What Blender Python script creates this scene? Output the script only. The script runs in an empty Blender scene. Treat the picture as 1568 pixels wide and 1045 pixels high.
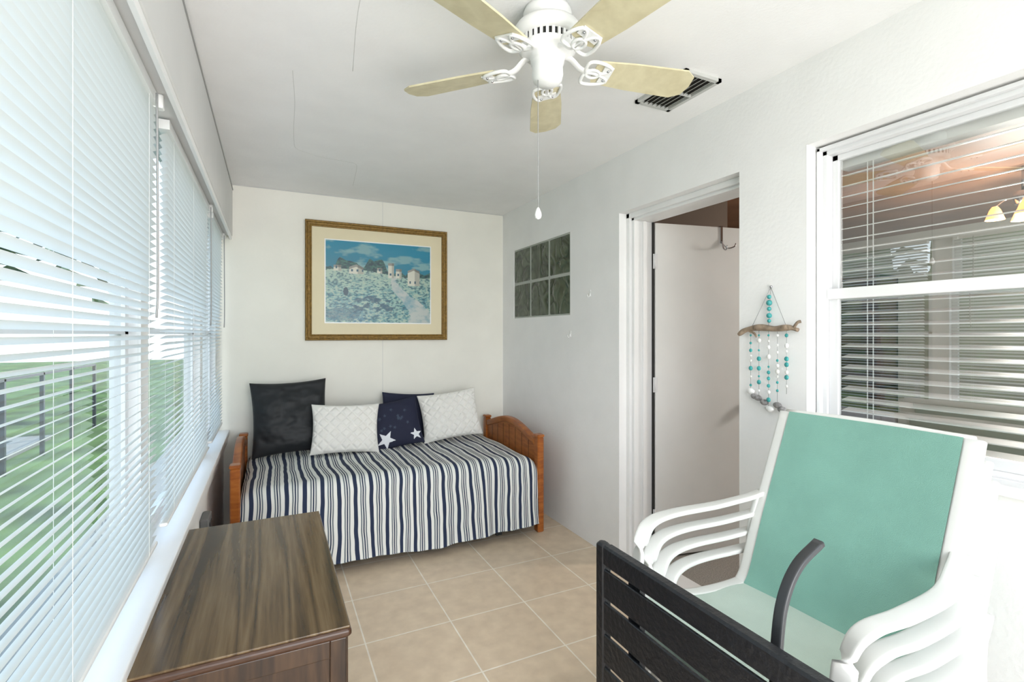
import bpy, math, random
from mathutils import Vector, Matrix, noise
random.seed(7)
scene=bpy.context.scene
try: scene.view_settings.view_transform='Standard'
except Exception: pass

# ------------------------------------------------------------ materials
def newmat(name):
    m=bpy.data.materials.new(name); m.use_nodes=True
    nt=m.node_tree; b=nt.nodes['Principled BSDF']
    return m,nt,b
def mat(name,col,rough=.5,metal=0,bump=0,bscale=50,var=0,vscale=5,spec=None,sheen=0,emit=None,estr=0,stretch=None):
    m,nt,b=newmat(name)
    b.inputs['Base Color'].default_value=(*col,1); b.inputs['Roughness'].default_value=rough
    b.inputs['Metallic'].default_value=metal
    if spec is not None: b.inputs['Specular IOR Level'].default_value=spec
    if sheen: b.inputs['Sheen Weight'].default_value=sheen
    if emit: 
        b.inputs['Emission Color'].default_value=(*emit,1); b.inputs['Emission Strength'].default_value=estr
    tc=nt.nodes.new('ShaderNodeTexCoord'); src=tc.outputs['Object']
    if stretch:
        mp=nt.nodes.new('ShaderNodeMapping'); mp.inputs['Scale'].default_value=stretch
        nt.links.new(src,mp.inputs['Vector']); src=mp.outputs['Vector']
    n=nt.nodes.new('ShaderNodeTexNoise'); n.inputs['Scale'].default_value=vscale; n.inputs['Detail'].default_value=4
    nt.links.new(src,n.inputs['Vector'])
    r=nt.nodes.new('ShaderNodeValToRGB')
    v=max(var,.02)
    r.color_ramp.elements[0].position=.3; r.color_ramp.elements[1].position=.7
    r.color_ramp.elements[0].color=(*[c*(1-v) for c in col],1)
    r.color_ramp.elements[1].color=(*[min(1,c*(1+v)) for c in col],1)
    nt.links.new(n.outputs['Fac'],r.inputs['Fac']); nt.links.new(r.outputs['Color'],b.inputs['Base Color'])
    if bump:
        n2=nt.nodes.new('ShaderNodeTexNoise'); n2.inputs['Scale'].default_value=bscale; n2.inputs['Detail'].default_value=3
        nt.links.new(src,n2.inputs['Vector'])
        bp=nt.nodes.new('ShaderNodeBump'); bp.inputs['Strength'].default_value=bump; bp.inputs['Distance'].default_value=.01
        nt.links.new(n2.outputs['Fac'],bp.inputs['Height']); nt.links.new(bp.outputs['Normal'],b.inputs['Normal'])
    return m
def wood(name,cols,scale=(14,1,14),rough=.35,wscale=1.6,dist=6,fine=9,spec=.5):
    m,nt,b=newmat(name); b.inputs['Roughness'].default_value=rough; b.inputs['Specular IOR Level'].default_value=spec
    tc=nt.nodes.new('ShaderNodeTexCoord'); mp=nt.nodes.new('ShaderNodeMapping'); mp.inputs['Scale'].default_value=scale
    nt.links.new(tc.outputs['Object'],mp.inputs['Vector'])
    w=nt.nodes.new('ShaderNodeTexNoise'); w.inputs['Scale'].default_value=wscale; w.inputs['Detail'].default_value=1; w.inputs['Distortion'].default_value=.3
    nt.links.new(mp.outputs['Vector'],w.inputs['Vector'])
    mul=nt.nodes.new('ShaderNodeMath'); mul.operation='MULTIPLY'; mul.inputs[1].default_value=dist
    fr=nt.nodes.new('ShaderNodeMath'); fr.operation='PINGPONG'; fr.inputs[1].default_value=1
    nt.links.new(w.outputs['Fac'],mul.inputs[0]); nt.links.new(mul.outputs[0],fr.inputs[0])
    f=nt.nodes.new('ShaderNodeTexNoise'); f.inputs['Scale'].default_value=fine; f.inputs['Detail'].default_value=5
    nt.links.new(mp.outputs['Vector'],f.inputs['Vector'])
    mx=nt.nodes.new('ShaderNodeMath'); mx.operation='MULTIPLY_ADD'; mx.inputs[1].default_value=.45
    nt.links.new(fr.outputs[0],mx.inputs[0])
    m2=nt.nodes.new('ShaderNodeMath'); m2.operation='MULTIPLY'; m2.inputs[1].default_value=.6
    nt.links.new(f.outputs['Fac'],m2.inputs[0]); nt.links.new(m2.outputs[0],mx.inputs[2])
    r=nt.nodes.new('ShaderNodeValToRGB'); els=r.color_ramp.elements
    els[0].position=.15; els[0].color=(*cols[0],1); els[1].position=.85; els[1].color=(*cols[-1],1)
    for k,c in enumerate(cols[1:-1]):
        e=els.new(.15+.7*(k+1)/(len(cols)-1)); e.color=(*c,1)
    nt.links.new(mx.outputs[0],r.inputs['Fac']); nt.links.new(r.outputs['Color'],b.inputs['Base Color'])
    return m
M={}
M['wall_w']=mat('wall_white',(.89,.885,.88),.8,bump=.12,bscale=60)
M['wall_c']=mat('wall_cream',(.84,.825,.755),.75,bump=.05,bscale=40)
M['ceil']=mat('ceiling_white',(.88,.875,.87),.85,bump=.12,bscale=90)
M['trim']=mat('trim_white',(.86,.86,.86),.4)
M['beam']=mat('beam_paint',(.68,.68,.67),.5)
M['seam']=mat('seam_grey',(.62,.62,.60),.8)
M['grout']=mat('block_mortar',(.45,.47,.43),.8)
M['plast']=mat('white_plastic',(.86,.86,.85),.3)
M['dark']=mat('dark_gap',(.015,.015,.015),.7)
M['vent']=mat('vent_metal',(.50,.50,.48),.4)
M['ventd']=mat('vent_dark',(.04,.035,.03),.8)
M['gold']=mat('gold_frame',(.22,.125,.024),.35,metal=.3,bump=.5,bscale=120,var=.3,vscale=60)
M['matb']=mat('mat_board',(.76,.68,.48),.7)
M['blade']=wood('fan_blade_wood',[(.56,.50,.32),(.62,.56,.37),(.68,.62,.42)],scale=(6,6,6),rough=.4)
M['pine']=wood('pine_wood',[(.22,.055,.01),(.34,.10,.018),(.42,.14,.028)],scale=(3,3,12),rough=.3)
M['cabtop']=wood('cabinet_veneer',[(.022,.013,.007),(.075,.045,.020),(.13,.082,.038),(.19,.13,.068)],scale=(17,.75,17),rough=.2,wscale=.55,dist=14,fine=9,spec=.4)
M['cabfront']=wood('cabinet_front_wood',[(.012,.007,.004),(.04,.02,.010),(.07,.036,.017)],scale=(14,14,1.4),rough=.35)
M['cabedge']=mat('cabinet_edge_wood',(.06,.026,.013),.3,var=.3,vscale=20,stretch=(2,20,20))
M['black']=mat('black_paint',(.009,.010,.013),.35,bump=.2,bscale=80)
M['blackm']=mat('black_metal',(.030,.032,.035),.35)
M['iron']=mat('railing_metal',(.05,.055,.06),.4)
M['chair']=mat('chair_white',(.74,.74,.71),.35)
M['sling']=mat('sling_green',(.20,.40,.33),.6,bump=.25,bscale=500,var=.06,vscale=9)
M['sling_glare']=mat('sling_green_glare',(.50,.59,.52),.6,bump=.25,bscale=500,var=.05,vscale=9)  # seat: the green sling with glare painted into a paler colour
M['velvet']=mat('black_velvet',(.005,.007,.010),.6,bump=.4,bscale=5,sheen=.1,stretch=(1,1,2.2))
M['quilt']=mat('quilt_white',(.82,.81,.77),.9,bump=.2,bscale=200)
M['navy']=mat('navy_fabric',(.009,.012,.036),.8,bump=.3,bscale=15)
M['starw']=mat('star_white',(.78,.80,.84),.8)
M['stard']=mat('star_dim',(.04,.055,.09),.8)
M['matt']=mat('navy_bedskirt',(.012,.016,.03),.9)
M['carpet']=mat('carpet',(.45,.42,.38),1,bump=1,bscale=300,var=.3,vscale=150)
M['brown']=mat('brown_wall',(.10,.07,.05),.8)
M['orange']=mat('orange_ceiling',(.20,.10,.055),.6,var=.25,vscale=3)
M['drift']=mat('driftwood',(.28,.21,.15),.8,var=.4,vscale=30,bump=.6,bscale=60)
M['turq']=mat('turquoise_bead',(.05,.34,.34),.25,var=.3,vscale=40)
M['string']=mat('string',(.75,.75,.72),.8)
M['shell']=mat('shell_grey',(.25,.24,.24),.4,var=.6,vscale=60)
M['chrome']=mat('chrome',(.5,.5,.52),.2,metal=1)
M['alu']=mat('window_aluminium',(.78,.78,.79),.35)
M['greyb']=mat('grey_box',(.16,.16,.16),.6)
M['cable']=mat('cable_grey',(.34,.34,.34),.6)
M['lamp']=mat('lamp_shade',(1,.6,.3),.4,emit=(1,.42,.12),estr=2.5)
M['lawn']=mat('lawn_grass',(.075,.125,.035),1,var=.6,vscale=1.5,bump=.5,bscale=60)
M['leaf']=mat('leaf_green',(.04,.09,.03),.7,var=.7,vscale=4,bump=.6,bscale=20)
M['trunk']=mat('trunk_bark',(.06,.05,.045),.9,bump=.6,bscale=20)
M['pool']=mat('pool_water',(.04,.22,.28),.08,var=.15,vscale=3,bump=.1,bscale=6)
M['patio']=mat('patio_concrete',(.22,.22,.21),.9,var=.1,vscale=3)
M['house']=mat('house_stucco',(.22,.28,.32),.9)
M['roof']=mat('roof_shingle',(.06,.06,.07),.9)
M['interior']=mat('interior_wall',(.46,.49,.43),.8)
M['sofa']=mat('sofa_fabric',(.10,.09,.09),.9)
M['shelfw']=mat('bookcase_wood',(.12,.07,.045),.5,var=.3,vscale=6)

def blindmat(name,col,tr):
    m,nt,b=newmat(name); b.inputs['Base Color'].default_value=(*col,1); b.inputs['Roughness'].default_value=.4
    t=nt.nodes.new('ShaderNodeBsdfTranslucent'); t.inputs['Color'].default_value=(*col,1)
    mx=nt.nodes.new('ShaderNodeMixShader'); mx.inputs[0].default_value=tr
    nt.links.new(b.outputs[0],mx.inputs[1]); nt.links.new(t.outputs[0],mx.inputs[2])
    nt.links.new(mx.outputs[0],nt.nodes['Material Output'].inputs['Surface'])
    return m
M['slat']=blindmat('blind_slat',(.82,.84,.83),.32)
M['slat2']=blindmat('house_blind_slat',(.92,.92,.90),.1)
def glassmat(name,refl,tint=(.95,.97,.96)):
    # thin pane: Schlick reflectance from the facing angle (same from both sides)
    m=bpy.data.materials.new(name); m.use_nodes=True; nt=m.node_tree; nt.nodes.clear()
    o=nt.nodes.new('ShaderNodeOutputMaterial'); t=nt.nodes.new('ShaderNodeBsdfTransparent'); g=nt.nodes.new('ShaderNodeBsdfGlossy')
    t.inputs[0].default_value=(*tint,1); g.inputs['Roughness'].default_value=.0
    lw=nt.nodes.new('ShaderNodeLayerWeight'); lw.inputs['Blend'].default_value=.5
    pw=nt.nodes.new('ShaderNodeMath'); pw.operation='POWER'; pw.inputs[1].default_value=4
    ad=nt.nodes.new('ShaderNodeMath'); ad.operation='MULTIPLY_ADD'; ad.inputs[1].default_value=.8; ad.inputs[2].default_value=.04*refl; ad.use_clamp=True
    mx=nt.nodes.new('ShaderNodeMixShader'); nt.links.new(lw.outputs['Facing'],pw.inputs[0]); nt.links.new(pw.outputs[0],ad.inputs[0]); nt.links.new(ad.outputs[0],mx.inputs[0])
    nt.links.new(t.outputs[0],mx.inputs[1]); nt.links.new(g.outputs[0],mx.inputs[2]); nt.links.new(mx.outputs[0],o.inputs[0])
    return m
M['glass']=glassmat('dimmed_window_glass',.6,(.62,.66,.66))  # grey tint added to dim the bright view outdoors
M['glass2']=glassmat('house_window_glass',8)
# glass block
m,nt,b=newmat('glass_block_glass'); M['gblock']=m
b.inputs['Roughness'].default_value=.15; b.inputs['Specular IOR Level'].default_value=.5
tc=nt.nodes.new('ShaderNodeTexCoord'); n=nt.nodes.new('ShaderNodeTexNoise'); n.inputs['Scale'].default_value=7; n.inputs['Distortion'].default_value=2.0; n.inputs['Detail'].default_value=1
nt.links.new(tc.outputs['Object'],n.inputs['Vector']); r=nt.nodes.new('ShaderNodeValToRGB')
r.color_ramp.elements[0].position=.35; r.color_ramp.elements[0].color=(.030,.045,.026,1)
r.color_ramp.elements[1].position=.65; r.color_ramp.elements[1].color=(.085,.11,.070,1)
nt.links.new(n.outputs['Fac'],r.inputs['Fac']); nt.links.new(r.outputs[0],b.inputs['Base Color'])
bp=nt.nodes.new('ShaderNodeBump'); bp.inputs['Strength'].default_value=.5; bp.inputs['Distance'].default_value=.02
nt.links.new(n.outputs['Fac'],bp.inputs['Height']); nt.links.new(bp.outputs[0],b.inputs['Normal'])
# tile floor
m,nt,b=newmat('floor_tile'); M['tile']=m
b.inputs['Roughness'].default_value=.35
tc=nt.nodes.new('ShaderNodeTexCoord'); mp=nt.nodes.new('ShaderNodeMapping')
T=.395
mp.inputs['Location'].default_value=(-(.772-T*5),-(2.26-T*12),0)
nt.links.new(tc.outputs['Object'],mp.inputs['Vector'])
br=nt.nodes.new('ShaderNodeTexBrick'); br.offset=0; br.squash=1
br.inputs['Scale'].default_value=1; br.inputs['Brick Width'].default_value=T; br.inputs['Row Height'].default_value=T
br.inputs['Mortar Size'].default_value=.004; br.inputs['Mortar Smooth'].default_value=.3
br.inputs['Color1'].default_value=(.70,.57,.425,1); br.inputs['Color2'].default_value=(.73,.60,.45,1); br.inputs['Mortar'].default_value=(.90,.84,.74,1)
nt.links.new(mp.outputs[0],br.inputs['Vector'])
n=nt.nodes.new('ShaderNodeTexNoise'); n.inputs['Scale'].default_value=14; n.inputs['Detail'].default_value=6
nt.links.new(tc.outputs['Object'],n.inputs['Vector'])
r=nt.nodes.new('ShaderNodeValToRGB'); r.color_ramp.elements[0].position=.3; r.color_ramp.elements[0].color=(.90,.88,.86,1); r.color_ramp.elements[1].position=.7; r.color_ramp.elements[1].color=(1.06,1.06,1.05,1)
nt.links.new(n.outputs['Fac'],r.inputs['Fac'])
mx=nt.nodes.new('ShaderNodeMix'); mx.data_type='RGBA'; mx.blend_type='MULTIPLY'; mx.inputs[0].default_value=1
nt.links.new(br.outputs['Color'],mx.inputs[6]); nt.links.new(r.outputs[0],mx.inputs[7]); nt.links.new(mx.outputs[2],b.inputs['Base Color'])
bp=nt.nodes.new('ShaderNodeBump'); bp.invert=True; bp.inputs['Strength'].default_value=.4; bp.inputs['Distance'].default_value=.003
nt.links.new(br.outputs['Fac'],bp.inputs['Height']); nt.links.new(bp.outputs[0],b.inputs['Normal'])
# stripes
m,nt,b=newmat('striped_coverlet'); M['stripe']=m
b.inputs['Roughness'].default_value=.85
at=nt.nodes.new('ShaderNodeAttribute'); at.attribute_name='sx'
fr=nt.nodes.new('ShaderNodeMath'); fr.operation='FRACT'; dv=nt.nodes.new('ShaderNodeMath'); dv.operation='MULTIPLY'; dv.inputs[1].default_value=1/.09
nt.links.new(at.outputs['Fac'],dv.inputs[0]); nt.links.new(dv.outputs[0],fr.inputs[0])
r=nt.nodes.new('ShaderNodeValToRGB'); r.color_ramp.interpolation='CONSTANT'
W=(.78,.79,.76,1); N=(.016,.028,.07,1); G=(.13,.16,.19,1)
r.color_ramp.elements[0].position=0; r.color_ramp.elements[0].color=N
r.color_ramp.elements[1].position=.24; r.color_ramp.elements[1].color=W
for p,c in [(.42,G),(.50,W),(.56,N),(.64,W),(.70,G),(.78,W)]:
    e=r.color_ramp.elements.new(p); e.color=c
nt.links.new(fr.outputs[0],r.inputs['Fac']); nt.links.new(r.outputs[0],b.inputs['Base Color'])
# painting
m,nt,b=newmat('painting_print'); M['paint']=m
b.inputs['Roughness'].default_value=.3
at=nt.nodes.new('ShaderNodeAttribute'); at.attribute_name='Col'
nt.links.new(at.outputs['Color'],b.inputs['Base Color'])

# ------------------------------------------------------------ builder
def catmull(pts,n=6):
    P=[Vector(p) for p in pts]
    if len(P)<3: return P
    out=[]
    for i in range(len(P)-1):
        p0=P[i-1] if i>0 else P[i]*2-P[i+1]; p1=P[i]; p2=P[i+1]; p3=P[i+2] if i+2<len(P) else P[i+1]*2-P[i]
        for k in range(n):
            t=k/n
            out.append(.5*((2*p1)+(-p0+p2)*t+(2*p0-5*p1+4*p2-p3)*t*t+(-p0+3*p1-3*p2+p3)*t**3))
    out.append(P[-1]); return out
class B:
    def __init__(s,name): s.name=name; s.v=[]; s.f=[]; s.m=[]; s.sm=[]; s.mats=[]; s.X=Matrix.Identity(4)
    def mi(s,k):
        if k not in s.mats: s.mats.append(k)
        return s.mats.index(k)
    def add(s,vs,fs,k,smooth=False):
        o=len(s.v); s.v+= [tuple(s.X@Vector(p)) for p in vs]; mi=s.mi(k)
        for f in fs: s.f.append([o+i for i in f]); s.m.append(mi); s.sm.append(smooth)
    def box(s,a,b,k,R=None,bev=0):
        x0,y0,z0=a; x1,y1,z1=b
        if bev:
            e=bev
            def ring(z,i):
                return [(x0+i+e,y0+i,z),(x1-i-e,y0+i,z),(x1-i,y0+i+e,z),(x1-i,y1-i-e,z),(x1-i-e,y1-i,z),(x0+i+e,y1-i,z),(x0+i,y1-i-e,z),(x0+i,y0+i+e,z)]
            vs=ring(z0,e*.8)+ring(z0+e,0)+ring(z1-e,0)+ring(z1,e*.8)
            fs=[list(range(7,-1,-1)),list(range(24,32))]
            for r_ in range(3):
                for i in range(8):
                    j=(i+1)%8; fs.append([r_*8+i,r_*8+j,(r_+1)*8+j,(r_+1)*8+i])
        else:
            vs=[(x0,y0,z0),(x1,y0,z0),(x1,y1,z0),(x0,y1,z0),(x0,y0,z1),(x1,y0,z1),(x1,y1,z1),(x0,y1,z1)]
            fs=[(0,3,2,1),(4,5,6,7),(0,1,5,4),(1,2,6,5),(2,3,7,6),(3,0,4,7)]
        if R is not None: vs=[R@Vector(p) for p in vs]
        s.add(vs,fs,k)
    def pane(s,x,y0,y1,z0,z1,k):
        s.add([(x,y0,z0),(x,y1,z0),(x,y1,z1),(x,y0,z1)],[(0,1,2,3)],k)
    def sweep(s,pts,a,bb,k,ref=(0,0,1),n=10,smooth=6,closed=False,square=False,cap=True,taper=None):
        P=catmull(pts,smooth) if smooth else [Vector(p) for p in pts]
        ref=Vector(ref); vs=[];N_=len(P)
        for i,p in enumerate(P):
            if closed: t=P[(i+1)%N_]-P[i-1]
            else: t=(P[min(i+1,N_-1)]-P[max(i-1,0)])
            t.normalize(); sd=t.cross(ref)
            if sd.length<1e-3: sd=t.cross(Vector((1,.01,0)))
            sd.normalize(); nn=sd.cross(t)
            tp=taper(i/(N_-1)) if taper else 1
            for j in range(n):
                an=2*math.pi*(j+.5)/n; c,sn=math.cos(an),math.sin(an)
                if square:
                    q=.35; c=math.copysign(abs(c)**q,c); sn=math.copysign(abs(sn)**q,sn)
                vs.append(p+sd*(a*c*tp)+nn*(bb*sn*tp))
        fs=[]
        R_=N_ if closed else N_-1
        for i in range(R_):
            i2=(i+1)%N_
            for j in range(n):
                j2=(j+1)%n; fs.append([i*n+j,i*n+j2,i2*n+j2,i2*n+j])
        if cap and not closed:
            fs.append(list(range(n))[::-1]); fs.append([(N_-1)*n+j for j in range(n)])
        s.add(vs,fs,k,True)
    def lathe(s,prof,c,k,n=32):
        vs=[];fs=[]
        for r_,z in prof:
            for j in range(n):
                a=2*math.pi*j/n; vs.append((c[0]+r_*math.cos(a),c[1]+r_*math.sin(a),c[2]+z))
        for i in range(len(prof)-1):
            for j in range(n):
                j2=(j+1)%n; fs.append([i*n+j,i*n+j2,(i+1)*n+j2,(i+1)*n+j])
        s.add(vs,fs,k,True)
    def ball(s,c,r_,k,sc=(1,1,1),n=10):
        vs=[];fs=[]
        for i in range(n+1):
            th=math.pi*i/n
            for j in range(n):
                a=2*math.pi*j/n; vs.append((c[0]+r_*sc[0]*math.sin(th)*math.cos(a),c[1]+r_*sc[1]*math.sin(th)*math.sin(a),c[2]+r_*sc[2]*math.cos(th)))
        for i in range(n):
            for j in range(n):
                j2=(j+1)%n; fs.append([i*n+j,i*n+j2,(i+1)*n+j2,(i+1)*n+j])
        s.add(vs,fs,k,True)
    def poly(s,outline,thick,k,X):
        n=len(outline); old=s.X; s.X=old@X
        vs=[(x,y,-thick/2) for x,y in outline]+[(x,y,thick/2) for x,y in outline]
        fs=[list(range(n))[::-1],list(range(n,2*n))]+[[i,(i+1)%n,n+(i+1)%n,n+i] for i in range(n)]
        s.add(vs,fs,k); s.X=old
    def grid(s,fn,nu,nv,k,smooth=True):
        vs=[fn(i/nu,j/nv) for j in range(nv+1) for i in range(nu+1)]
        fs=[[j*(nu+1)+i,j*(nu+1)+i+1,(j+1)*(nu+1)+i+1,(j+1)*(nu+1)+i] for j in range(nv) for i in range(nu)]
        s.add(vs,fs,k,smooth)
    def done(s,bevel=0):
        me=bpy.data.meshes.new(s.name); me.from_pydata([tuple(p) for p in s.v],[],s.f)
        for k in s.mats: me.materials.append(M[k])
        me.polygons.foreach_set('material_index',s.m); me.polygons.foreach_set('use_smooth',s.sm); me.update()
        o=bpy.data.objects.new(s.name,me); scene.collection.objects.link(o)
        if bevel:
            md=o.modifiers.new('bev','BEVEL'); md.width=bevel; md.segments=2; md.limit_method='ANGLE'
        return o

XR=1.88; YB=4.06; H=2.44; YN=-1.0
# ------------------------------------------------------------ room shell
b=B('floor'); b.box((-.42,YN,-.1),(2.08,YB+.12,0),'tile'); b.done()
b=B('ceiling'); b.box((-.5,YN,H),(2.08,YB+.12,H+.1),'ceil')
def crack(pts):
    b.sweep([(x,y,H-.0003) for x,y in pts],.0013,.0005,'seam',smooth=4,n=4)
crack([(.08,2.2),(.10,2.5),(.106,2.76),(.115,2.98),(.13,3.11),(.19,3.16),(.267,3.20),(.40,3.215),(.478,3.235),(.50,3.33),(.515,3.5),(.534,3.73)])
crack([(.25,1.3),(.26,1.7),(.3,2.1)])
b.done()
b=B('wall_back'); b.box((-.5,YB,0),(XR+.2,YB+.12,H),'wall_c'); b.done()
b=B('trim_5'); b.box((.811,YB-.0012,.4),(.8135,YB,H),'seam'); b.box((-.25,YB-.004,H-.006),(XR,YB,H-.001),'seam'); b.done()
b=B('wall_right')
x0,x1=XR,XR+.2
def w(y0,y1,z0,z1): b.box((x0,y0,z0),(x1,y1,z1),'wall_w')
WY0,WY1,WZ0,WZ1=-.45,1.241,.93,2.108
DY0,DY1,DZ=1.551,2.401,2.095
GY0,GY1,GZ0,GZ1=2.943,3.834,1.505,2.085
w(YN,WY0,0,H); w(WY0,WY1,0,WZ0); w(WY0,WY1,WZ1,H); w(WY1,DY0,0,H); w(DY0,DY1,DZ,H); w(DY1,GY0,0,H)
w(GY0,GY1,0,GZ0); w(GY0,GY1,GZ1,H); w(GY1,YB,0,H)
b.done()
b=B('window_2')
cw=(GY1-GY0)/3; ch=(GZ1-GZ0)/2
b.box((XR+.006,GY0,GZ0),(XR+.10,GY1,GZ1),'grout')
for i in range(3):
    for j in range(2):
        b.box((XR+.002,GY0+i*cw+.007,GZ0+j*ch+.006),(XR+.12,GY0+(i+1)*cw-.007,GZ0+(j+1)*ch-.006),'gblock',bev=.010)
o=b.done()
b=B('wall_left'); b.box((-.42,YN,0),(-.30,YB,.66),'wall_w'); b.box((-.42,YN,2.10),(-.34,YB,H),'wall_w')
for y0,y1 in [(YN,YN+.1),(.28,.36),(1.80,1.90),(3.17,3.27),(4.0,YB)]:
    b.box((-.42,y0,.66),(-.345,y1,2.1),'trim')
b.done()
b=B('trim_1'); b.box((-.40,YN,2.07),(-.245,YB,H),'beam'); b.done(bevel=.004)
b=B('trim_2'); b.box((-.249,YN,2.397),(-.240,YB,2.401),'cable'); b.box((-.262,YN,2.045),(-.25,YB,2.085),'trim'); b.done()
b=B('trim_3'); b.box((-.42,YN,.66),(-.262,YB,.69),'trim'); b.box((-.30,YN,.60),(-.275,YB,.66),'trim'); b.done(bevel=.004)
b=B('window_1')
for y0,y1 in [(YN+.1,.28),(.36,1.80),(1.90,3.17),(3.27,4.0)]:
    for a,c in [((y0,.69),(y0+.035,2.1)),((y1-.035,.69),(y1,2.1)),((y0,.69),(y1,.73)),((y0,2.06),(y1,2.1)),((y0,1.37),(y1,1.39))]:
        b.box((-.40,a[0],a[1]),(-.375,c[0],c[1]),'alu')
    b.pane(-.385,y0,y1,.70,2.09,'glass')
b.done()
def miniblind(y0,y1,z0=.76,z1=2.035,tilt=-28,name='mini_blind'):
    b=B(name); xc=-.312; wd=.0122; t=math.radians(tilt)
    b.box((xc-.014,y0,z1-.003),(xc+.018,y1,z1+.028),'plast'); b.box((xc-.012,y0,z0-.012),(xc+.012,y1,z0),'plast',bev=.003)
    z=z0+.012
    while z<z1-.012:
        prof=[]
        for q in range(5):
            s_=-1+q/2; lx=wd*s_; lz=.0016*(1-s_*s_)
            prof.append((xc+lx*math.cos(t)+lz*math.sin(t), z-lx*math.sin(t)+lz*math.cos(t)))
        vs=[(p[0],yy,p[1]) for yy in (y0+.004,y1-.004) for p in prof]
        b.add(vs,[[q,q+1,q+6,q+5] for q in range(4)],'slat',True)
        z+=.0218
    L=y1-y0; k=max(2,int(L/.5)+1)
    for i in range(k):
        yy=y0+.12+(L-.24)*i/(k-1)
        for dx in (-.0125,.0125): b.box((xc+dx-.0004,yy-.0004,z0),(xc+dx+.0004,yy+.0004,z1),'string')
    b.sweep([(xc+.03,y1-.12,z1),(xc+.032,y1-.12,z1-.5),(xc+.03,y1-.125,z1-.62)],.003,.003,'cable',ref=(1,0,0),n=6)
    b.box((xc+.0,y1-.035,z1-.006),(xc+.03,y1-.005,z1+.034),'plast',bev=.003)
    return b.done()
miniblind(-.88,.27); miniblind(.37,1.78); miniblind(1.93,3.15); miniblind(3.29,3.98)

# ------------------------------------------------------------ door
b=B('trim_4')
xj=1.953
for y0,y1 in [(DY1-.05,DY1),(DY0,DY0+.05)]: b.box((xj,y0,0),(XR+.215,y1,DZ),'trim')
b.box((xj,DY0,DZ-.045),(XR+.215,DY1,DZ),'trim')
b.box((xj-.02,DY1-.03,0),(xj,DY1,DZ),'trim'); b.box((xj-.02,DY0,0),(xj,DY0+.03,DZ),'trim'); b.box((xj-.02,DY0,DZ-.03),(xj,DY1,DZ),'trim')
b.box((xj+.06,DY1-.062,0),(xj+.085,DY1-.05,DZ-.045),'trim')
b.box((XR+.206,DY1-.066,0),(XR+.216,DY1-.05,DZ-.045),'dark')
b.box((1.94,DY0+.05,0),(XR+.2,DY1-.05,.018),'trim')
b.done(bevel=.003)
b=B('door_1')
ang=math.atan2(-.187,.982)
b.X=Matrix.Translation((2.102,2.335,.012))@Matrix.Rotation(ang,4,'Z')
b.box((0,0,0),(.78,.038,2.035),'plast',bev=.003)
for z in (.25,1.05,1.80):
    b.box((-.016,-.004,z-.045),(.012,.0,z+.045),'alu'); b.sweep([(-.006,-.006,z-.045),(-.006,-.006,z+.045)],.005,.005,'alu',n=8,smooth=0,ref=(1,0,0))
b.ball((.71,-.05,.95),.028,'chrome'); b.sweep([(.71,0,.95),(.71,-.04,.95)],.01,.01,'chrome',smooth=0)
b.done()
b=B('over_door_hook'); b.X=Matrix.Translation((2.102,2.335,.012))@Matrix.Rotation(ang,4,'Z')
b.box((.46,-.005,1.93),(.475,-.002,2.04),'chrome'); b.box((.46,-.005,2.037),(.475,.044,2.041),'chrome')
b.sweep([(.467,-.006,1.95),(.467,-.02,1.90),(.467,-.045,1.885),(.467,-.055,1.91)],.004,.004,'chrome')
b.sweep([(.467,-.006,1.93),(.50,-.02,1.90),(.54,-.03,1.91),(.55,-.03,1.93)],.004,.004,'chrome')
b.done()

# ------------------------------------------------------------ house room beyond
b=B('floor_house'); b.box((2.08,-2,-.1),(6.2,4.3,0),'carpet'); b.done()
b=B('ceiling_house'); b.box((2.08,-2,H),(6.2,4.3,H+.1),'orange'); b.done()
b=B('wall_house'); b.box((6.1,-2,0),(6.2,4.3,H),'interior'); b.box((2.08,4.2,0),(6.2,4.3,H),'brown'); b.box((2.08,-2.1,0),(6.2,-2,H),'interior')
b.box((2.08,2.75,0),(3.2,2.85,H),'brown')
b.box((2.0,-2.1,0),(2.08,YN,H),'interior')
b.done()
b=B('pendant_lamp'); b.X=Matrix.Translation((4.3,1.42,0))
b.sweep([(0,0,2.44),(0,0,2.28)],.010,.010,'chrome',smooth=0,ref=(1,0,0)); b.lathe([(.04,2.28),(.055,2.25),(.04,2.2),(0,2.19)],(0,0,0),'chrome')
for i in range(4):
    a=i*math.pi/2+.4; c=(.13*math.cos(a),.13*math.sin(a),2.13)
    b.sweep([(0,0,2.24),(c[0]*.6,c[1]*.6,2.24),(c[0],c[1],2.20)],.006,.006,'chrome')
    b.lathe([(.015,.07),(.028,.05),(.038,.02),(.05,-.015)],c,'lamp',n=16)
b.done()
b=B('sofa'); b.box((4.9,-.8,.0),(5.8,1.4,.42),'sofa',bev=.05); b.box((5.5,-.8,.3),(5.85,1.4,.85),'sofa',bev=.06); b.box((4.9,-.95,.0),(5.85,-.75,.6),'sofa',bev=.05); b.box((4.9,1.35,.0),(5.85,1.55,.6),'sofa',bev=.05); b.done()
b=B('bookcase'); 
for y0,y1 in [(3.0,3.04),(4.0,4.04)]: b.box((5.75,y0,0),(6.08,y1,2.0),'shelfw')
for z in (0,.4,.8,1.2,1.6,1.97): b.box((5.75,3.0,z),(6.08,4.04,z+.03),'shelfw')
b.box((6.05,3,0),(6.08,4.04,2),'shelfw'); b.done()

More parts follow.
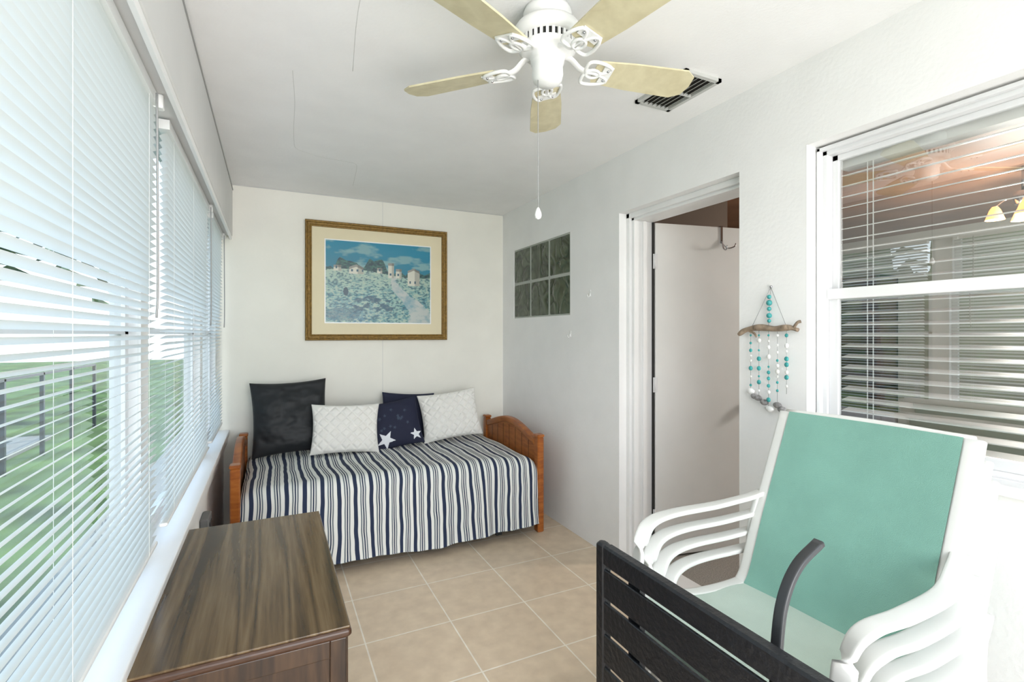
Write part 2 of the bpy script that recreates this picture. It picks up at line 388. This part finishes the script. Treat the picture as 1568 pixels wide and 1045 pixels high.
# ------------------------------------------------------------ right window
b=B('window_3')
fx0,fx1=1.952,2.02
fy0,fy1,fz0,fz1=WY0+.005,WY1-.005,WZ0+.0,WZ1-.01
def fr(x0_,x1_,y0,y1,z0,z1,t,k='alu'):
    b.box((x0_,y0,z0),(x1_,y0+t,z1),k); b.box((x0_,y1-t,z0),(x1_,y1,z1),k); b.box((x0_,y0,z0),(x1_,y1,z0+t),k); b.box((x0_,y0,z1-t),(x1_,y1,z1),k)
fr(fx0,fx1,fy0,fy1,fz0,fz1,.03)
fr(fx0-.02,fx0,fy0,fy1,fz0,fz1,.014)
fr(1.985,2.005,fy0+.03,fy1-.03,1.50,fz1-.03,.022)
fr(1.962,1.985,fy0+.03,fy1-.03,fz0+.03,1.545,.034)
b.box((1.950,fy0+.03,1.505),(1.985,fy1-.03,1.545),'trim')
b.pane(1.995,fy0+.05,fy1-.05,1.54,fz1-.05,'glass2'); b.pane(1.973,fy0+.06,fy1-.06,fz0+.06,1.51,'glass2')
b.box((XR-.015,WY0-.02,WZ0-.02),(1.96,WY1+.0,WZ0+.012),'trim')
b.done(bevel=.002)
b=B('wide_slat_blind'); xc=2.05
b.box((xc-.03,fy0+.035,2.02),(xc+.03,fy1-.035,2.075),'slat2')
z=.99
while z<2.01:
    vs=[];t=math.radians(12)
    for yy in (fy0+.04,fy1-.04):
        for q in (-.024,.024):
            for dz in (-.0018,.0018): vs.append((xc+q*math.cos(t),yy,z+q*math.sin(t)+dz))
    b.add(vs,[(0,2,3,1),(4,5,7,6),(0,4,6,2),(1,3,7,5),(0,1,5,4),(2,6,7,3)],'slat2'); z+=.042
for yy in (1.1,1.08,.62,.60,.2,-.2):
    b.box((xc-.027,yy-.0015,.97),(xc-.025,yy+.0015,2.03),'slat2')
b.box((xc-.025,fy0+.04,.955),(xc+.025,fy1-.04,.975),'slat2'); b.done()

# ------------------------------------------------------------ ceiling vent
b=B('ceiling_vent'); x0,x1,y0,y1=1.50,1.70,1.49,1.80; z0,z1=H-.014,H
for a,c in [((x0,y0),(x1,y0+.018)),((x0,y1-.018),(x1,y1)),((x0,y0),(x0+.018,y1)),((x1-.018,y0),(x1,y1))]: b.box((a[0],a[1],z0),(c[0],c[1],z1),'vent')
b.box((x0+.018,y0+.018,H-.002),(x1-.018,y1-.018,H-.0005),'ventd')
for i in range(6):
    xx=x0+.04+i*.025
    R=Matrix.Translation((xx,0,H-.009))@Matrix.Rotation(math.radians(-42),4,'Y')
    b.box((-.008,y0+.018,-.0008),(.008,y1-.018,.0008),'vent',R=R)
b.box((x0+.018,(y0+y1)/2-.004,H-.015),(x1-.018,(y0+y1)/2+.004,H-.004),'vent')
b.done()

# ------------------------------------------------------------ ceiling fan
FX,FY,FZ=.822,1.425,2.262
b=B('ceiling_fan'); c=(FX,FY,0)
b.lathe([(.0,2.44),(.074,2.44),(.080,2.425),(.078,2.405),(.068,2.395),(.070,2.388),(.104,2.378),(.112,2.365),(.112,2.345),(.100,2.335),(.090,2.333)],c,'plast',n=48)
b.lathe([(.086,2.336),(.086,2.312)],c,'dark',n=48)
b.lathe([(.092,2.312),(.095,2.305),(.080,2.292),(.060,2.286),(.055,2.27),(.055,2.262),(.050,2.258),(.052,2.225),(.047,2.205),(.030,2.192),(0,2.188)],c,'plast',n=48)
for i in range(30):
    a=2*math.pi*i/30; R=Matrix.Translation((FX,FY,0))@Matrix.Rotation(a,4,'Z')
    b.box((.083,-.0045,2.31),(.093,.0045,2.337),'plast',R=R)
for i in range(5):
    a=math.radians(-11+72*i)
    base=Matrix.Translation((FX,FY,FZ))@Matrix.Rotation(a,4,'Z')
    b.X=base
    b.sweep([(.045,0,.03),(.08,0,.028),(.115,0,.0),(.15,0,-.006)],.014,.007,'plast')
    b.X=base@Matrix.Translation((0,0,-.006))@Matrix.Rotation(math.radians(-12),4,'X')
    for sgn in (-1,1):
        ring=[(.165+.045*math.cos(t)+.01*math.cos(2*t),sgn*(.026+.026*math.sin(t)),-.004) for t in [2*math.pi*q/20 for q in range(20)]]
        b.sweep(ring,.006,.006,'plast',smooth=0,closed=True,n=8)
    ring=[(.16+.024*math.cos(t),.018*math.sin(t),-.006) for t in [2*math.pi*q/16 for q in range(16)]]
    b.sweep(ring,.0055,.005,'plast',smooth=0,closed=True,n=8)
    b.box((.19,-.035,-.006),(.225,.035,-.001),'plast')
    for yy in (-.022,.022): b.ball((.208,yy,-.007),.005,'chrome',n=6)
    out=[(.175,-.050),(.30,-.061),(.49,-.067),(.525,-.044),(.533,0),(.525,.044),(.49,.067),(.30,.061),(.175,.050),(.165,.03),(.165,-.03)]
    b.poly(out,.006,'blade',Matrix.Translation((0,0,.003)))
b.X=Matrix.Identity(4)
cx,cy=FX-.038,FY-.005
b.sweep([(cx,cy,2.225),(cx,cy,2.0),(cx,cy,1.77)],.0013,.0013,'cable',ref=(1,0,0),n=5,smooth=2)
b.sweep([(FX-.03,FY,2.235),(cx,cy,2.232),(cx,cy,2.22)],.003,.003,'chrome',n=6)
b.lathe([(0,1.785),(.005,1.78),(.011,1.765),(.012,1.757),(.009,1.748),(0,1.744)],(cx,cy,0),'plast',n=16)
b.done()

# ------------------------------------------------------------ painting
b=B('framed_painting'); X0,X1,Z0,Z1=.233,1.346,1.322,2.236
def frame_prof(x0,x1,z0,z1,prof,k):
    vs=[];n=len(prof)
    for (ins,yy) in prof:
        vs+=[(x0+ins,yy,z0+ins),(x1-ins,yy,z0+ins),(x1-ins,yy,z1-ins),(x0+ins,yy,z1-ins)]
    fs=[[q*4+i,q*4+(i+1)%4,(q+1)*4+(i+1)%4,(q+1)*4+i] for q in range(n-1) for i in range(4)]
    b.add(vs,fs,k)
frame_prof(X0,X1,Z0,Z1,[(0,YB-.001),(0,YB-.03),(.006,YB-.036),(.014,YB-.034),(.02,YB-.028),(.032,YB-.026),(.038,YB-.03),(.044,YB-.028),(.048,YB-.015)],'gold')
b.box((X0+.045,YB-.018,Z0+.045),(X1-.045,YB-.008,Z1-.045),'matb')
px0,px1,pz0,pz1=.378,1.200,1.462,2.095
frame_prof(px0-.008,px1+.008,pz0-.008,pz1+.008,[(0,YB-.0182),(.0,YB-.0195),(.008,YB-.0195)],'plast')
o=b.done()
def fb(x,y,s=1,o=4): return noise.fractal(Vector((x*s,y*s,3.7)),1.0,2.0,o)
def cl01(x): return max(0,min(1,x))
def pc(u,v):
    n1=fb(u,v,5); n2=fb(u+9,v*1.3,14,3); n3=fb(u,v*1.6+5,38,2)
    hor=.62+.04*math.sin(u*5+.5)
    if v>hor:
        c=Vector((.010,.19,.28)).lerp(Vector((.008,.24,.38)),cl01((v-hor)/.3))
        cl=cl01(fb(u*.6,v*1.2,8)*2.6-.2); c=c.lerp(Vector((.32,.50,.48)),cl*.65)
        tree=hor+.04+.07*fb(u,0,12,2)+ .14*max(0,1-((u-.45)/.11)**2) + .10*max(0,1-((u-.20)/.14)**2)+.06*max(0,1-((u-.9)/.08)**2)
        if v<tree: c=Vector((.006,.04,.06)).lerp(Vector((.05,.17,.14)),cl01(n3+.45))
    else:
        c=Vector((.26,.46,.42)).lerp(Vector((.05,.24,.28)),cl01(.36+n2*1.4))
        c=c.lerp(Vector((.46,.58,.46)),cl01((v-.34)*2.8)*.8)
        c=c.lerp(Vector((.03,.18,.30)),cl01((.42-v)*2.0)*cl01(.45+n1*1.5))
        if n3>.22: c=c.lerp(Vector((.46,.56,.45)),.7)
        if n3<-.26: c=c.lerp(Vector((.01,.08,.13)),.75)
        t_=cl01(v/.6); xc_=.90-.26*t_+.05*math.sin(t_*6); wd=.11*(1-t_)+.02
        if v<.6 and abs(u-xc_+.02*n2)<wd: c=Vector((.50,.55,.52)).lerp(Vector((.20,.36,.42)),cl01(n2+.2))
    for (a,bb,z0,z1,r) in [(.07,.14,.63,.70,0),(.21,.34,.60,.72,1),(.47,.52,.62,.69,0),(.575,.635,.57,.76,0),(.65,.71,.57,.69,0),(.77,.89,.48,.71,1)]:
        zz=z1-(abs(u-(a+bb)/2)/(bb-a)*.07 if r else 0)
        if a<u<bb and z0<v<zz:
            c=Vector((.66,.66,.56)) if v<zz-.03 else Vector((.28,.28,.25))
            if (u-a)/(bb-a)>.6: c=c*.6
            if int((u-a)*60)%3==1 and z0+.03<v<z0+.06: c=Vector((.02,.09,.14))
    if (u-.18)**2*5+(v-.38)**2<.0028 : c=Vector((.01,.06,.10))
    dd=(u-.42)**2*.8+(v-.20)**2*2
    if dd<.035 and n2>-.15+dd*10: c=c.lerp(Vector((.01,.07,.13)),.75)
    dd=(u-.15)**2*.8+(v-.10)**2*3
    if dd<.02 and n3>-.1: c=c.lerp(Vector((.01,.09,.15)),.6)
    return c*.9
nu,nv=280,215; vs=[];fs=[];cols=[]
for j in range(nv+1):
    for i in range(nu+1):
        u,v=i/nu,j/nv; vs.append((px0+(px1-px0)*u,YB-.0200,pz0+(pz1-pz0)*v)); c=pc(u,v); cols+= [c[0],c[1],c[2],1]
fs=[[j*(nu+1)+i,j*(nu+1)+i+1,(j+1)*(nu+1)+i+1,(j+1)*(nu+1)+i] for j in range(nv) for i in range(nu)]
me=bpy.data.meshes.new('print'); me.from_pydata(vs,[],fs); at=me.color_attributes.new('Col','FLOAT_COLOR','POINT'); at.data.foreach_set('color',cols)
me.materials.append(M['paint']); p=bpy.data.objects.new('print',me); scene.collection.objects.link(p); p.parent=o

# ------------------------------------------------------------ daybed
BX0,BX1,BY0,BY1=-.19,1.70,3.0,3.98
bed=bpy.data.objects.new('daybed',None); scene.collection.objects.link(bed)
def endboard(name,xc):
    b=B(name)
    for yy in (BY0+.03,BY1-.03):
        b.box((xc-.024,yy-.03,0),(xc+.024,yy+.03,.655),'pine',bev=.006)
        b.box((xc-.028,yy-.034,.655),(xc+.028,yy+.034,.675),'pine',bev=.006)
    def arch(y,lo,hi):
        t=cl01((y-(BY0+.06))/(BY1-BY0-.12))
        s=max(0,math.sin(math.pi*t))**1.3
        return lo+(hi-lo)*s
    n=24; ys=[BY0+.055+(BY1-BY0-.11)*i/n for i in range(n+1)]
    vs=[];fs=[]
    for y in ys:
        zt=arch(y,.60,.68)
        for xx in (xc-.010,xc+.010): vs+=[(xx,y,.22),(xx,y,zt)]
    for i in range(n):
        a=i*4; c_=a+4
        fs+=[[a,c_,c_+1,a+1],[a+2,a+3,c_+3,c_+2],[a+1,c_+1,c_+3,a+3],[a,a+2,c_+2,c_]]
    b.add(vs,fs,'pine')
    b.sweep([(xc,y,arch(y,.615,.705)) for y in ys],.022,.024,'pine',smooth=0,square=True,n=12)
    b.box((xc-.018,BY0+.05,.20),(xc+.018,BY1-.05,.28),'pine',bev=.004)
    for i in range(1,8):
        y=BY0+.06+(BY1-BY0-.12)*i/8
        b.box((xc-.0115,y-.002,.28),(xc+.0115,y+.002,arch(y,.59,.67)),'cabedge')
    o=b.done(); o.parent=bed
endboard('end_board_1',BX0+.02); endboard('end_board_2',BX1-.02)
b=B('bed_base'); b.box((BX0+.05,BY0+.05,.05),(BX1-.05,BY1-.02,.28),'matt',bev=.01); 
b.box((BX0+.06,BY0+.11,.28),(BX1-.06,BY1-.02,.480),'matt',bev=.04)
for xx in (BX0+.3,BX1-.3):
    for yy in (BY0+.1,BY1-.1): b.box((xx-.02,yy-.02,0),(xx+.02,yy+.02,.08),'blackm')
o=b.done(); o.parent=bed
b=B('coverlet'); xa,xb=BX0+.045,BX1-.045; nx,ns=160,80
sx=[]
vs=[]
Lt=.955; Ld=.43
for j in range(ns+1):
    s=j/ns*(Lt+Ld+.05)
    for i in range(nx+1):
        u=i/nx; x=xa+(xb-xa)*u
        zt=.515+.018*math.sin(math.pi*u)+.006*fb(x,s,3)
        e=min(u,1-u)*(xb-xa); 
        if e<.06: zt-=.03*(1-e/.06)**2
        if s<Lt: y=BY1-.01-s; z=zt; 
        if s>Lt-.08:
            q=s-(Lt-.08); Rr=.085; arc=Rr*math.pi/2
            yc=BY1-.01-(Lt-.08)
            if q<arc: a=q/Rr; y=yc-Rr*math.sin(a); z=zt-Rr*(1-math.cos(a))
            else:
                dr=q-arc; y=yc-Rr; z=zt-Rr-dr
                z=max(z,.06+.012*math.sin(x*5))
                k=dr/Ld
                y-= .030*k + .012*k*(1+math.sin(x*17+1.5*math.sin(x*5)))+.005*k*(1+math.sin(x*41))
        if s<Lt-.08: z+=.004*math.sin(x*30)*math.sin(s*11)
        vs.append((x,y,z)); 
        k=max(0,(s-Lt)/.45)
        sx.append(x+.02*fb(x,s,2)+ (.012*math.sin(x*9)*k)+2)
fs=[[j*(nx+1)+i,(j+1)*(nx+1)+i,(j+1)*(nx+1)+i+1,j*(nx+1)+i+1] for j in range(ns) for i in range(nx)]
b.add(vs,fs,'stripe',True); o=b.done(); o.parent=bed
a_=o.data.attributes.new('sx','FLOAT','POINT'); a_.data.foreach_set('value',sx)

def star(u,v,cx,cy,R,rot=0):
    x,y=u-cx,v-cy; r_=math.hypot(x,y); a=(math.atan2(y,x)+rot)%(2*math.pi/5); a=abs(a-math.pi/5)
    ro=R; ri=R*.42
    t=math.pi/5-a
    x1,y1=ro,0; x2,y2=ri*math.cos(math.pi/5),ri*math.sin(math.pi/5)
    px,py=r_*math.cos(t),r_*math.sin(t)
    return (x2-x1)*(py-y1)-(y2-y1)*(px-x1)>0
def pillow(name,w_,h_,T,loc,yaw,tilt,roll,k,quilt=False,stars=None,N=72,wr=.0,seed=0):
    b=B(name)
    b.X=Matrix.Translation(loc)@Matrix.Rotation(math.radians(yaw),4,'Z')@Matrix.Rotation(math.radians(tilt),4,'X')@Matrix.Rotation(math.radians(roll),4,'Y')
    for sd in (-1,1):
        def fn(uu,vv):
            u,v=2*uu-1,2*vv-1
            x=w_/2*u*(1-.07*(1-v*v)); z=h_/2*v*(1-.07*(1-u*u))
            e=max(0,(1-u*u)*(1-v*v)); t=T/2*e**.42
            if quilt:
                p=.075; d1=abs(((x+z)/p)%1-.5)*2; d2=abs(((x-z)/p)%1-.5)*2
                g=min(1-d1,1-d2); t+=.012*min(1,g*2.6)*min(1,e*8)
            if wr: t+=wr*noise.fractal(Vector((x*6+seed,z*9,seed)),1,2,3)*min(1,e*3)
            return (x,sd*t,z)
        n0=len(b.f)
        b.grid(fn,N,N,k)
        if stars and sd==-1:
            for j in range(N):
                for i in range(N):
                    u,v=2*(i+.5)/N-1,2*(j+.5)/N-1
                    for st in stars:
                        if star(u,v,*st[:4]): b.m[n0+j*N+i]=b.mi(st[4])
    return b.done()
zt=.54
pillow('black_velvet_pillow',.50,.52,.15,(.125,3.84,zt+.245),0,-14,-2,'velvet',wr=.018,seed=3)
pillow('white_quilted_pillow',.46,.35,.12,(.475,3.66,zt+.165),-4,-18,2,'quilt',quilt=True,N=110)
pillow('navy_pillow',.42,.36,.09,(.98,3.91,zt+.185),0,-8,4,'navy',wr=.01)
sts=[(-.52,-.62,.40,.3,'starw'),(.72,-.62,.26,.9,'starw')]
for i in range(16):
    sts.append((random.uniform(-.75,.75),random.uniform(-.25,.8),.085,random.random(),'stard'))
pillow('star_pillow',.37,.36,.10,(.84,3.72,zt+.160),-6,-18,-9,'navy',stars=sts,N=130,wr=.006)
pillow('white_quilted_pillow',.47,.38,.12,(1.28,3.76,zt+.190),-10,-18,-7,'quilt',quilt=True,N=110)

# ------------------------------------------------------------ wood cabinet
b=B('wooden_cabinet'); cx0,cx1,cy0,cy1,ct=-.272,.172,1.245,2.105,.67
b.box((cx0,cy0,ct-.006),(cx1,cy1,ct),'cabtop')
b.box((cx0,cy0-.004,ct-.028),(cx1+.004,cy1,ct-.006),'cabedge',bev=.006)
b.box((cx0+.01,cy0+.012,.05),(cx1-.008,cy1-.01,ct-.028),'cabfront')
b.box((cx0+.02,cy0+.03,0),(cx1-.02,cy1-.03,.05),'cabfront')
b.box((cx0+.01,cy0+.002,.05),(cx0+.05,cy0+.012,ct-.028),'cabfront'); b.box((cx1-.045,cy0+.002,.05),(cx1-.008,cy0+.012,ct-.028),'cabfront')
b.box((cx0+.05,cy0+.002,ct-.07),(cx1-.045,cy0+.012,ct-.028),'cabfront'); b.box((cx0+.05,cy0+.002,.05),(cx1-.045,cy0+.012,.12),'cabfront')
for i in range(3):
    z=.10+i*.18
    b.box((cx1-.008,cy0+.05,z),(cx1+.002,cy1-.05,z+.16),'cabfront')
    for yy in (1.45,1.9): b.ball((cx1+.014,yy,z+.08),.014,'chrome',n=8)
b.done(bevel=.002)
b=B('outlet_box'); b.box((-.30,2.72,.40),(-.262,2.86,.50),'greyb',bev=.006); b.box((-.264,2.75,.43),(-.258,2.83,.47),'blackm'); b.done()

# ------------------------------------------------------------ black slatted folding table stood on edge
b=B('slatted_folding_table'); tx0,tx1=.735,.762; ty0,ty1=-.25,1.035; th=.85
b.box((tx0,ty1-.035,0),(tx1,ty1,th),'black',bev=.006); b.box((tx0,ty0,0),(tx1,ty0+.035,th),'black',bev=.006)
b.box((tx0,ty0+.03,th-.05),(tx1,ty1-.03,th),'black',bev=.005); b.box((tx0,ty0+.03,.0),(tx1,ty1-.03,.05),'black',bev=.005)
z=th-.059
while z>.12:
    b.box((tx0+.002,ty0+.03,z-.070),(tx0+.010,ty1-.033,z),'black',bev=.002); z-=.080
for yy in (.90,.42,-.1): b.box((tx0+.012,yy-.02,.03),(tx1,yy+.02,th-.03),'black')
for yy in (.58,-.12):
    b.sweep([(.79,yy,.02),(.795,yy,.4),(.793,yy,.72),(.80,yy,.845),(.818,yy,.91),(.855,yy,.955),(.912,yy-.002,.985)],.006,.010,'blackm',ref=(0,1,0),square=True,n=12)
b.done()

# ------------------------------------------------------------ stacked sling chairs
def sling_chair(dx,dz):
    b=B('sling_patio_chair'); c=.875
    b.X=Matrix.Translation((dx,0,dz))
    hw=.255
    o=-.165
    prof=[(1.365,.555+o),(1.40,.60+o),(1.46,.76+o),(1.53,.93+o),(1.60,1.10+o)]
    for sg in (-1,1):
        y=c+sg*hw
        b.sweep([(p[0]+.006,y,p[1]) for p in prof],.022,.012,'chair',ref=(1,0,0),square=True,n=12)
        b.sweep([(1.42,y,.575+o),(1.36,y,.56+o),(1.2,y,.565+o),(1.05,y,.59+o),(.965,y,.592+o),(.93,y,.565+o)],.022,.012,'chair',ref=(0,0,1),square=True,n=12)
        ya=c+sg*.298
        b.sweep([(1.50,c+sg*.27,.835+o),(1.44,c+sg*.285,.820+o),(1.32,ya+sg*.014,.803+o),(1.15,ya+sg*.022,.802+o),(1.05,ya+sg*.010,.795+o),(1.005,ya,.760+o),(.985,ya-sg*.004,.68+o),(.975,ya-sg*.008,.45+o),(.955,ya-sg*.0,.02)],.022,.0075,'chair',ref=(.35,0,1),square=True,n=12)
        b.sweep([(1.49,c+sg*.275,.83+o),(1.46,c+sg*.28,.70+o),(1.47,c+sg*.285,.50+o),(1.55,c+sg*.295,.25),(1.60,c+sg*.30,.015)],.010,.016,'chair',ref=(1,0,0),square=True,n=12)
        for lx,ly in ((.955,ya),(1.60,c+sg*.30)): b.box((lx-.016,ly-.016,0),(lx+.016,ly+.016,.02),'plast')
    b.sweep([(1.606,c-hw,1.10+o),(1.615,c,1.105+o),(1.606,c+hw,1.10+o)],.011,.011,'chair',n=10)
    b.sweep([(.96,c-.29,.50+o),(.96,c+.29,.50+o)],.012,.012,'chair',n=10,smooth=0)
    b.sweep([(1.47,c-.28,.50+o),(1.47,c+.28,.50+o)],.012,.012,'chair',n=10,smooth=0)
    P=catmull([(p[0],0,p[1]) for p in prof],8)
    def fn(u,v):
        q=v*(len(P)-1); i=min(int(q),len(P)-2); p=P[i].lerp(P[i+1],q-i)
        sag=.012*math.sin(math.pi*u)
        return (p[0]-.008+sag,c-hw+.018+(2*hw-.036)*u,p[2]+.006)
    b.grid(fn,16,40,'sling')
    S=catmull([(1.375,0,.566+o),(1.2,0,.572+o),(1.05,0,.597+o),(.965,0,.602+o),(.925,0,.57+o)],8)
    def fn2(u,v):
        q=v*(len(S)-1); i=min(int(q),len(S)-2); p=S[i].lerp(S[i+1],q-i)
        return (p[0],c-hw+.01+(2*hw-.02)*u,p[2]+.004-.018*math.sin(math.pi*u)*math.sin(math.pi*min(1,v*1.2)))
    b.grid(fn2,16,32,'sling_glare')
    return b.done()
for i in range(4): sling_chair((3-i)*.034,i*.055)

# ------------------------------------------------------------ driftwood wall hanging
b=B('driftwood_wind_chime'); X=XR-.022
b.sweep([(X,1.535,1.368),(X,1.50,1.388),(X-.004,1.43,1.398),(X,1.36,1.392),(X,1.30,1.396),(X,1.262,1.386)],.011,.012,'drift',ref=(1,0,0),taper=lambda t:.7+.5*math.sin(math.pi*t)+.15*math.sin(t*19))
b.sweep([(X,1.28,1.395),(X-.004,1.262,1.415),(X,1.25,1.42)],.005,.006,'drift')
b.sweep([(X,1.50,1.39),(X,1.46,1.375),(X-.01,1.44,1.36)],.004,.005,'drift')
b.ball((XR-.006,1.39,1.567),.006,'chrome')
for yy in (1.47,1.31): b.sweep([(XR-.008,1.39,1.565),(X,yy,1.40)],.001,.001,'cable',smooth=0,n=4)
b.sweep([(XR-.008,1.39,1.56),(X,1.39,1.40)],.001,.001,'cable',smooth=0,n=4)
for z,r_ in ((1.525,.009),(1.50,.012),(1.475,.009),(1.447,.011),(1.425,.008)): b.ball((X+.004,1.39,z),r_,'turq')
for i,yy in enumerate((1.475,1.435,1.39,1.35,1.31)):
    zl=[1.13,1.10,1.06,1.09,1.13][i]
    b.sweep([(X,yy,1.39),(X,yy,zl)],.0009,.0009,'cable',smooth=0,n=4)
    z=1.365
    while z>zl+.02:
        rr=random.choice([.006,.008,.010,.005])
        b.ball((X,yy,z),rr,random.choice(['turq','turq','turq','plast','string']),sc=(.6,1,1),n=8); z-=random.uniform(.02,.042)
for i,(yy,z) in enumerate([(1.475,1.125),(1.44,1.10),(1.41,1.085),(1.385,1.06),(1.35,1.08),(1.33,1.065),(1.305,1.055),(1.455,1.105)]):
    b.ball((X,yy,z),.017,'shell' if i%3 else 'plast',sc=(.5,1.2,.75),n=8)
b.done()
for (yy,z) in ((2.70,1.635),(2.94,1.37)):
    b=B('wall_hook'); b.box((XR-.004,yy-.009,z-.02),(XR,yy+.009,z+.025),'plast',bev=.0015)
    b.sweep([(XR-.004,yy,z+.0),(XR-.008,yy,z-.018),(XR-.02,yy,z-.02),(XR-.022,yy,z-.006)],.004,.0025,'plast'); b.done()

# ------------------------------------------------------------ outdoors
b=B('lawn'); b.box((-40,-25,-.3),(-.6,35,-.12),'lawn'); b.done()
b=B('patio'); b.box((-1.15,-6,-.12),(-.43,12,-.05),'patio'); b.done()
b=B('swimming_pool'); b.box((-5.9,2.6,-.12),(-3.1,8.9,-.09),'pool')
for a,c in [((-6.2,2.3),(-2.8,2.6)),((-6.2,8.9),(-2.8,9.2)),((-6.2,2.6),(-5.9,8.9)),((-3.1,2.6),(-2.8,8.9))]: b.box((a[0],a[1],-.12),(c[0],c[1],-.06),'patio')
b.done()
b=B('patio_railing')
for i in range(15):
    y=-4+i*1.0; b.box((-2.54,y-.02,-.12),(-2.50,y+.02,.90),'iron')
b.box((-2.54,-4,.87),(-2.50,10,.90),'iron'); b.box((-2.53,-4,.40),(-2.51,10,.42),'iron')
b.done()
def bush(name,cx,cy,rx,ry,h,seed):
    b=B(name)
    def fn(u,v):
        th=math.pi*.5*v; ph=2*math.pi*u
        d=Vector((math.cos(ph)*math.cos(th),math.sin(ph)*math.cos(th),math.sin(th)))
        k=1+.3*noise.fractal(d*3+Vector((seed,0,0)),1,2,4)
        return (cx+rx*d.x*k,cy+ry*d.y*k,-.12+h*d.z*k)
    b.grid(fn,60,30,'leaf'); return b.done()
for i in range(10): bush('hedge',-11.5-1.0*math.sin(i*2.1),-6+i*3.0,1.3,2.3,3.6+1.3*math.sin(i*1.7),i)
def palm(x,y,h,seed):
    random.seed(seed); b=B('palm_tree')
    b.sweep([(x,y,-.12),(x+.15,y,h*.4),(x+.1,y+.2,h*.8),(x+.2,y+.3,h)],.16,.16,'trunk',taper=lambda t:1-.35*t)
    top=Vector((x+.2,y+.3,h))
    for i in range(22):
        a=i*2*math.pi/22*1.0+random.uniform(-.2,.2); L=random.uniform(1.6,2.3); up=random.uniform(.1,.9)
        d=Vector((math.cos(a),math.sin(a),0)); sdv=Vector((-math.sin(a),math.cos(a),0)); pts=[top+d*L*t+Vector((0,0,up*L*t-1.1*L*t*t)) for t in [q/10 for q in range(11)]]
        for q in range(10):
            for sg in (-1,1):
                wl=.5*math.sin(math.pi*(q+1)/12)+.08
                p0,p1=pts[q],pts[q].lerp(pts[q+1],.55); tip=(p0+p1)/2+sdv*sg*wl+Vector((0,0,-.3*wl))+d*.15
                b.add([p0,p1,tip],[(0,1,2)],'leaf')
    return b.done()
palm(-6.5,1.2,3.2,1); palm(-7.4,6,3.8,2); palm(-4.5,10.8,3.4,3); palm(-5.2,-1.5,3.4,4)
b=B('neighbour_house'); b.box((-20,-2,-.12),(-15,9,2.6),'house')
b.add([(-20.5,-2.5,2.6),(-14.5,-2.5,2.6),(-14.5,9.5,2.6),(-20.5,9.5,2.6),(-17.5,0,4.2),(-17.5,7,4.2)],[(0,1,4),(1,2,5,4),(2,3,5),(3,0,4,5),(0,3,2,1)],'roof')
for yy in (0,3,6): b.box((-15.02,yy,.7),(-14.97,yy+1.3,1.9),'roof')
b.done()

# ------------------------------------------------------------ light
wd=bpy.data.worlds.new('World'); scene.world=wd; wd.use_nodes=True; nt=wd.node_tree; bg=nt.nodes['Background']
tc=nt.nodes.new('ShaderNodeTexCoord'); sp=nt.nodes.new('ShaderNodeSeparateXYZ'); nt.links.new(tc.outputs['Generated'],sp.inputs[0])
r=nt.nodes.new('ShaderNodeValToRGB'); r.color_ramp.elements[0].position=0; r.color_ramp.elements[0].color=(.90,.95,1,1); r.color_ramp.elements[1].position=.6; r.color_ramp.elements[1].color=(.58,.76,1,1)
nt.links.new(sp.outputs['Z'],r.inputs['Fac']); nt.links.new(r.outputs[0],bg.inputs['Color']); bg.inputs['Strength'].default_value=4.1
def light(name,typ,loc,e,col=(1,1,1),size=.2,d=None,angle=3):
    l=bpy.data.lights.new(name,typ); l.energy=e; l.color=col
    if typ=='POINT': l.shadow_soft_size=size
    if typ=='SUN': l.angle=math.radians(angle)
    o=bpy.data.objects.new(name,l); scene.collection.objects.link(o); o.location=loc
    if d: o.rotation_euler=Vector(d).to_track_quat('-Z','Y').to_euler()
    return o
light('sun','SUN',(5,3,8),5.5,(1,.95,.86),d=(-.55,-.3,-.78),angle=2)
light('rear_fill_sun','SUN',(0,-5,3),3.6,(1,.95,.88),d=(.14,1,.10),angle=80)  # added second sun, fills the room through its open rear
light('fill_point','POINT',(.6,-.6,1.15),46,(1,.93,.84),.4)  # added fill light behind the camera, no real fixture
light('house_lamp_bulb','POINT',(4.2,1.40,1.9),95,(1,.95,.88),.12)
# camera
cd=bpy.data.cameras.new('camera'); cam=bpy.data.objects.new('camera',cd); scene.collection.objects.link(cam)
cam.location=(0,0,1.37); cam.rotation_euler=(math.radians(90),0,math.radians(-25.9)); cd.sensor_width=36; cd.lens=36*761/1568; cd.shift_y=-.0067; cd.clip_start=.02
scene.camera=cam
